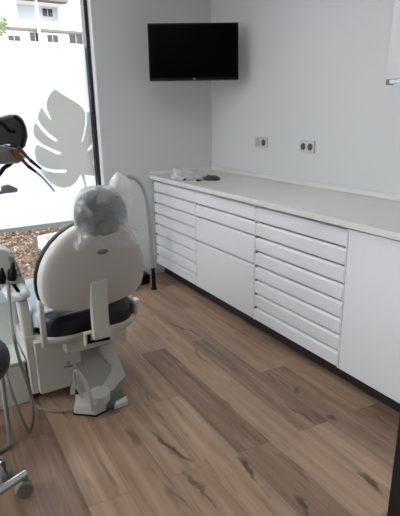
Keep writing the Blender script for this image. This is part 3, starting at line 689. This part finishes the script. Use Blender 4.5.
# ------------------------------------------------------------------ ceiling lamps (above the picture)
for i, (x, y) in enumerate(((-1.5, -1.7), (-3.0, -1.0), (-3.0, -2.2))):
    t = empty('ceiling_light', (x, y, ZC - .03), 'square ceiling light panel', 'ceiling light', 'ceiling light panels')
    bm = Bs([((x - .3, y - .3, ZC - .02), (x + .3, y - .285, ZC)), ((x - .3, y + .285, ZC - .02), (x + .3, y + .3, ZC)), ((x - .3, y - .285, ZC - .02), (x - .285, y + .285, ZC)), ((x + .285, y - .285, ZC - .02), (x + .3, y + .285, ZC))])
    new_obj('frame', bm, m_reveal, t, smooth=False)
    new_obj('diffuser', Bx((x - .285, y - .285, ZC - .012), (x + .285, y + .285, ZC - .002)), m_lamp, t, smooth=False)

# ------------------------------------------------------------------ outside
GZ = -.10
struct('ground', Bx((-40, .2, GZ - .1), (50, 70, GZ)), m_ground, smooth=False)
struct('terrace', Bx((-40, -20, GZ - .1), (XL - .12, .2, GZ)), m_concrete, smooth=False)
A = at(0, 233.8, GZ, 2); B = at(56, 230.4, GZ, 2); ang = -.12
cw = Vector(((A.x + B.x) / 2, (A.y + B.y) / 2, 0))
pc = at(37, 236.3, .06, 2); pn = at(48.5, 249.5, .06, 2); pr = at(63, 231, .06, 2)
d1 = (pn - pc).normalized(); d2 = (pr - pc).normalized()
bm = bmesh.new(); rnd = random.Random(5)
for i in range(7000):
    x = rnd.uniform(-3.0, .3); y = .25 + 2.6 * rnd.random() ** .9; s = rnd.uniform(.012, .034)
    if y > cw.y - .05 + (x - cw.x) * math.tan(ang): continue
    q = Vector((x, y, .06)) - pc; k1, k2 = q.dot(d1), q.dot(d2)
    if -.04 < k1 < 1.0 and -.04 < k2 < .95: continue
    a = rnd.uniform(0, 2 * PI); z = GZ + rnd.uniform(.003, .045)
    ca, sa = math.cos(a), math.sin(a); w = s * rnd.uniform(.25, .6)
    pts = [(-s, 0), (-s * .2, w), (s, 0), (-s * .1, -w)]
    vs = [bm.verts.new((x + px * ca - py * sa, y + px * sa + py * ca, z + rnd.uniform(-.012, .018))) for px, py in pts]
    mid = bm.verts.new((x, y, z + rnd.uniform(.004, .02)))
    for k in range(4): bm.faces.new((vs[k], vs[(k + 1) % 4], mid))
o = new_obj('leaf_litter', bm, m_chips, None, smooth=False); tag(o, 'dry brown leaves and bark chips covering the ground outside the window', 'leaf litter', kind='stuff')
A = at(0, 233.8, GZ, 2); B = at(56, 230.4, GZ, 2); ang = -.12
cw = Vector(((A.x + B.x) / 2, (A.y + B.y) / 2, 0))
bm = Bx((cw.x - 6, cw.y, GZ), (cw.x + 6, cw.y + .15, .75)); bmesh.ops.rotate(bm, verts=bm.verts, cent=(cw.x, cw.y, 0), matrix=Matrix.Rotation(ang, 3, 'Z'))
tag(new_obj('boundary_wall', bm, m_concrete, None, smooth=False), 'low grey concrete wall beyond the dry leaves, below the frosted film', 'wall')
pl = empty('planter_box', (-.8, 1.4, GZ), 'white concrete planter box on the dry leaves outside the window', 'planter')
pc = at(37, 236.3, .06, 2); pn = at(48.5, 249.5, .06, 2); pr = at(63, 231, .06, 2)
d1 = (pn - pc).normalized(); d2 = (pr - pc).normalized()
A0, A1, A2, A3 = pc, pc + d1 * .95, pc + d1 * .95 + d2 * .9, pc + d2 * .9
def wallseg(bm, p, q, inn, t=.06, z0=GZ, z1=.06):
    vs = []
    for z in (z0, z1):
        vs.append([bm.verts.new((v.x, v.y, z)) for v in (p, q, q + inn * t, p + inn * t)])
    a_, b_ = vs
    bm.faces.new(a_[::-1]); bm.faces.new(b_)
    for k in range(4): bm.faces.new((a_[k], a_[(k + 1) % 4], b_[(k + 1) % 4], b_[k]))
bm = bmesh.new(); wallseg(bm, A0, A1, d2); wallseg(bm, A3, A2, -d2); wallseg(bm, A0 + d2 * .06, A3 - d2 * .06, d1); wallseg(bm, A1 + d2 * .06, A2 - d2 * .06, -d1)
new_obj('rim', bm, m_planter, pl, smooth=False)
bm = bmesh.new(); bm.faces.new([bm.verts.new((v.x, v.y, .0)) for v in (A0 + d2 * .05 + d1 * .05, A1 + d2 * .05 - d1 * .05, A2 - d2 * .05 - d1 * .05, A3 - d2 * .05 + d1 * .05)])
new_obj('gravel_fill', bm, m_soil, pl, smooth=False)

# apartment block
YB = 45.0; K = (YB - CAM.y) / 15.6
ab = empty('apartment_building', (6, YB + 5, GZ), 'white apartment building with dark windows seen above the frosted film', 'building')
zs = at(40, 30.5, YB).z
RX0, RX1, RZ0, RZ1 = at(16, 3, YB).x, at(62, 3, YB).x, at(40, 21, YB).z, at(40, 1.5, YB).z
X0, X1, ZR, DB = -22, 34, 26, YB + 12
bm = bmesh.new()
box(bm, (X0, YB, GZ), (X1, DB, RZ0)); box(bm, (X0, YB, RZ0), (RX0, DB, ZR)); box(bm, (RX1, YB, RZ0), (X1, DB, ZR)); box(bm, (RX0, YB, RZ1), (RX1, DB, ZR)); box(bm, (RX0, YB + 2, RZ0), (RX1, DB, RZ1))
new_obj('facade', bm, m_facade, ab, smooth=False)
new_obj('recess_wall', Bx((RX0, YB + 1.9, RZ0), (RX1, YB + 1.999, RZ1)), m_facade2, ab, smooth=False)
new_obj('floor_slab', Bx((X0, YB - .35, zs - .12), (X1, YB, zs + .12)), m_slab, ab, smooth=False)
new_obj('canopy_slab', Bx((RX0 - .3, YB - 1.0, RZ1 - .05), (RX1 + .3, YB, RZ1 + .2)), m_slab, ab, smooth=False)
new_obj('balcony_parapet', Bx((X0, YB - .28, zs + .10), (X1, YB - .001, RZ0 - .05)), m_facade, ab, smooth=False)
dp = at(38, 20, YB - .5); new_obj('downpipe', Tb([(dp.x, YB - .5, GZ), (dp.x, YB - .5, ZR - .1)], .15, n=8), m_facade2, ab)
def wnd(x0, y0, x1, y1, yy, m2=m_darkglass):
    a_, b_ = at(x0, y0, yy), at(x1, y1, yy)
    fr = new_obj('window', Bx((a_.x, yy - .08, b_.z), (b_.x, yy - .001, a_.z)), m_facade2, ab, smooth=False)
    mx = (a_.x + b_.x) / 2; g = .03
    bm = Bs([((a_.x + g, yy - .09, b_.z + g), (mx - g, yy - .08, a_.z - g)), ((mx + g, yy - .09, b_.z + g), (b_.x - g, yy - .08, a_.z - g))])
    new_obj('pane', bm, m2, fr, smooth=False)
for w in ((7.5, 35, 20.5, 41.5), (29, 32, 41, 42), (46.5, 34.5, 58.5, 43), (68.5, 34, 83, 44.5)): wnd(*w, YB)
wnd(41.5, 8, 53, 17.5, YB + 1.9)
a_, b_ = at(69, 6, YB), at(84, 24, YB); new_obj('shutter', Bx((a_.x, YB - .08, b_.z), (b_.x, YB - .001, a_.z)), m_facade2, ab, smooth=False)
bm = bmesh.new(); tp = at(-1, 25, 22.0); cr0 = tp + Vector((-1.15, 0, 0))
rnd = random.Random(3)
for i in range(1500):
    d = Vector((rnd.gauss(0, 1), rnd.gauss(0, 1), rnd.gauss(0, 1))).normalized() * (.75 + .85 * rnd.random()); c_ = cr0 + Vector((d.x, d.y, d.z * .45)); s = rnd.uniform(.08, .16)
    e1 = Vector((rnd.uniform(-1, 1), rnd.uniform(-1, 1), rnd.uniform(-1, 1))).normalized(); e2 = e1.orthogonal().normalized()
    vs = [bm.verts.new(c_ + e1 * s), bm.verts.new(c_ + e2 * s * .5), bm.verts.new(c_ - e1 * s), bm.verts.new(c_ - e2 * s * .5)]; bm.faces.new(vs)
tr = empty('tree', (cr0.x, cr0.y, GZ), 'green tree top at the upper left corner in front of the white building', 'tree')
new_obj('foliage', bm, m_green, tr, smooth=False)
new_obj('trunk', Tb([(cr0.x, cr0.y, GZ), (cr0.x + .1, cr0.y, 2.5), (cr0.x, cr0.y, cr0.z)], lambda t: .2 - .12 * t, n=8), mat('bark', (92, 76, 62), .9), tr)

# ------------------------------------------------------------------ light
wd = bpy.data.worlds.new('overcast_sky'); S.world = wd; wd.use_nodes = True; nt = wd.node_tree
bg = nt.nodes['Background']; bg.inputs[0].default_value = (.965, .98, 1, 1); bg.inputs[1].default_value = 5.4
vs_ = S.view_settings
S.display_settings.display_device = 'sRGB'; vs_.view_transform = 'Standard'; vs_.look = 'None'; vs_.gamma = 1; vs_.exposure = .1; vs_.use_curve_mapping = False
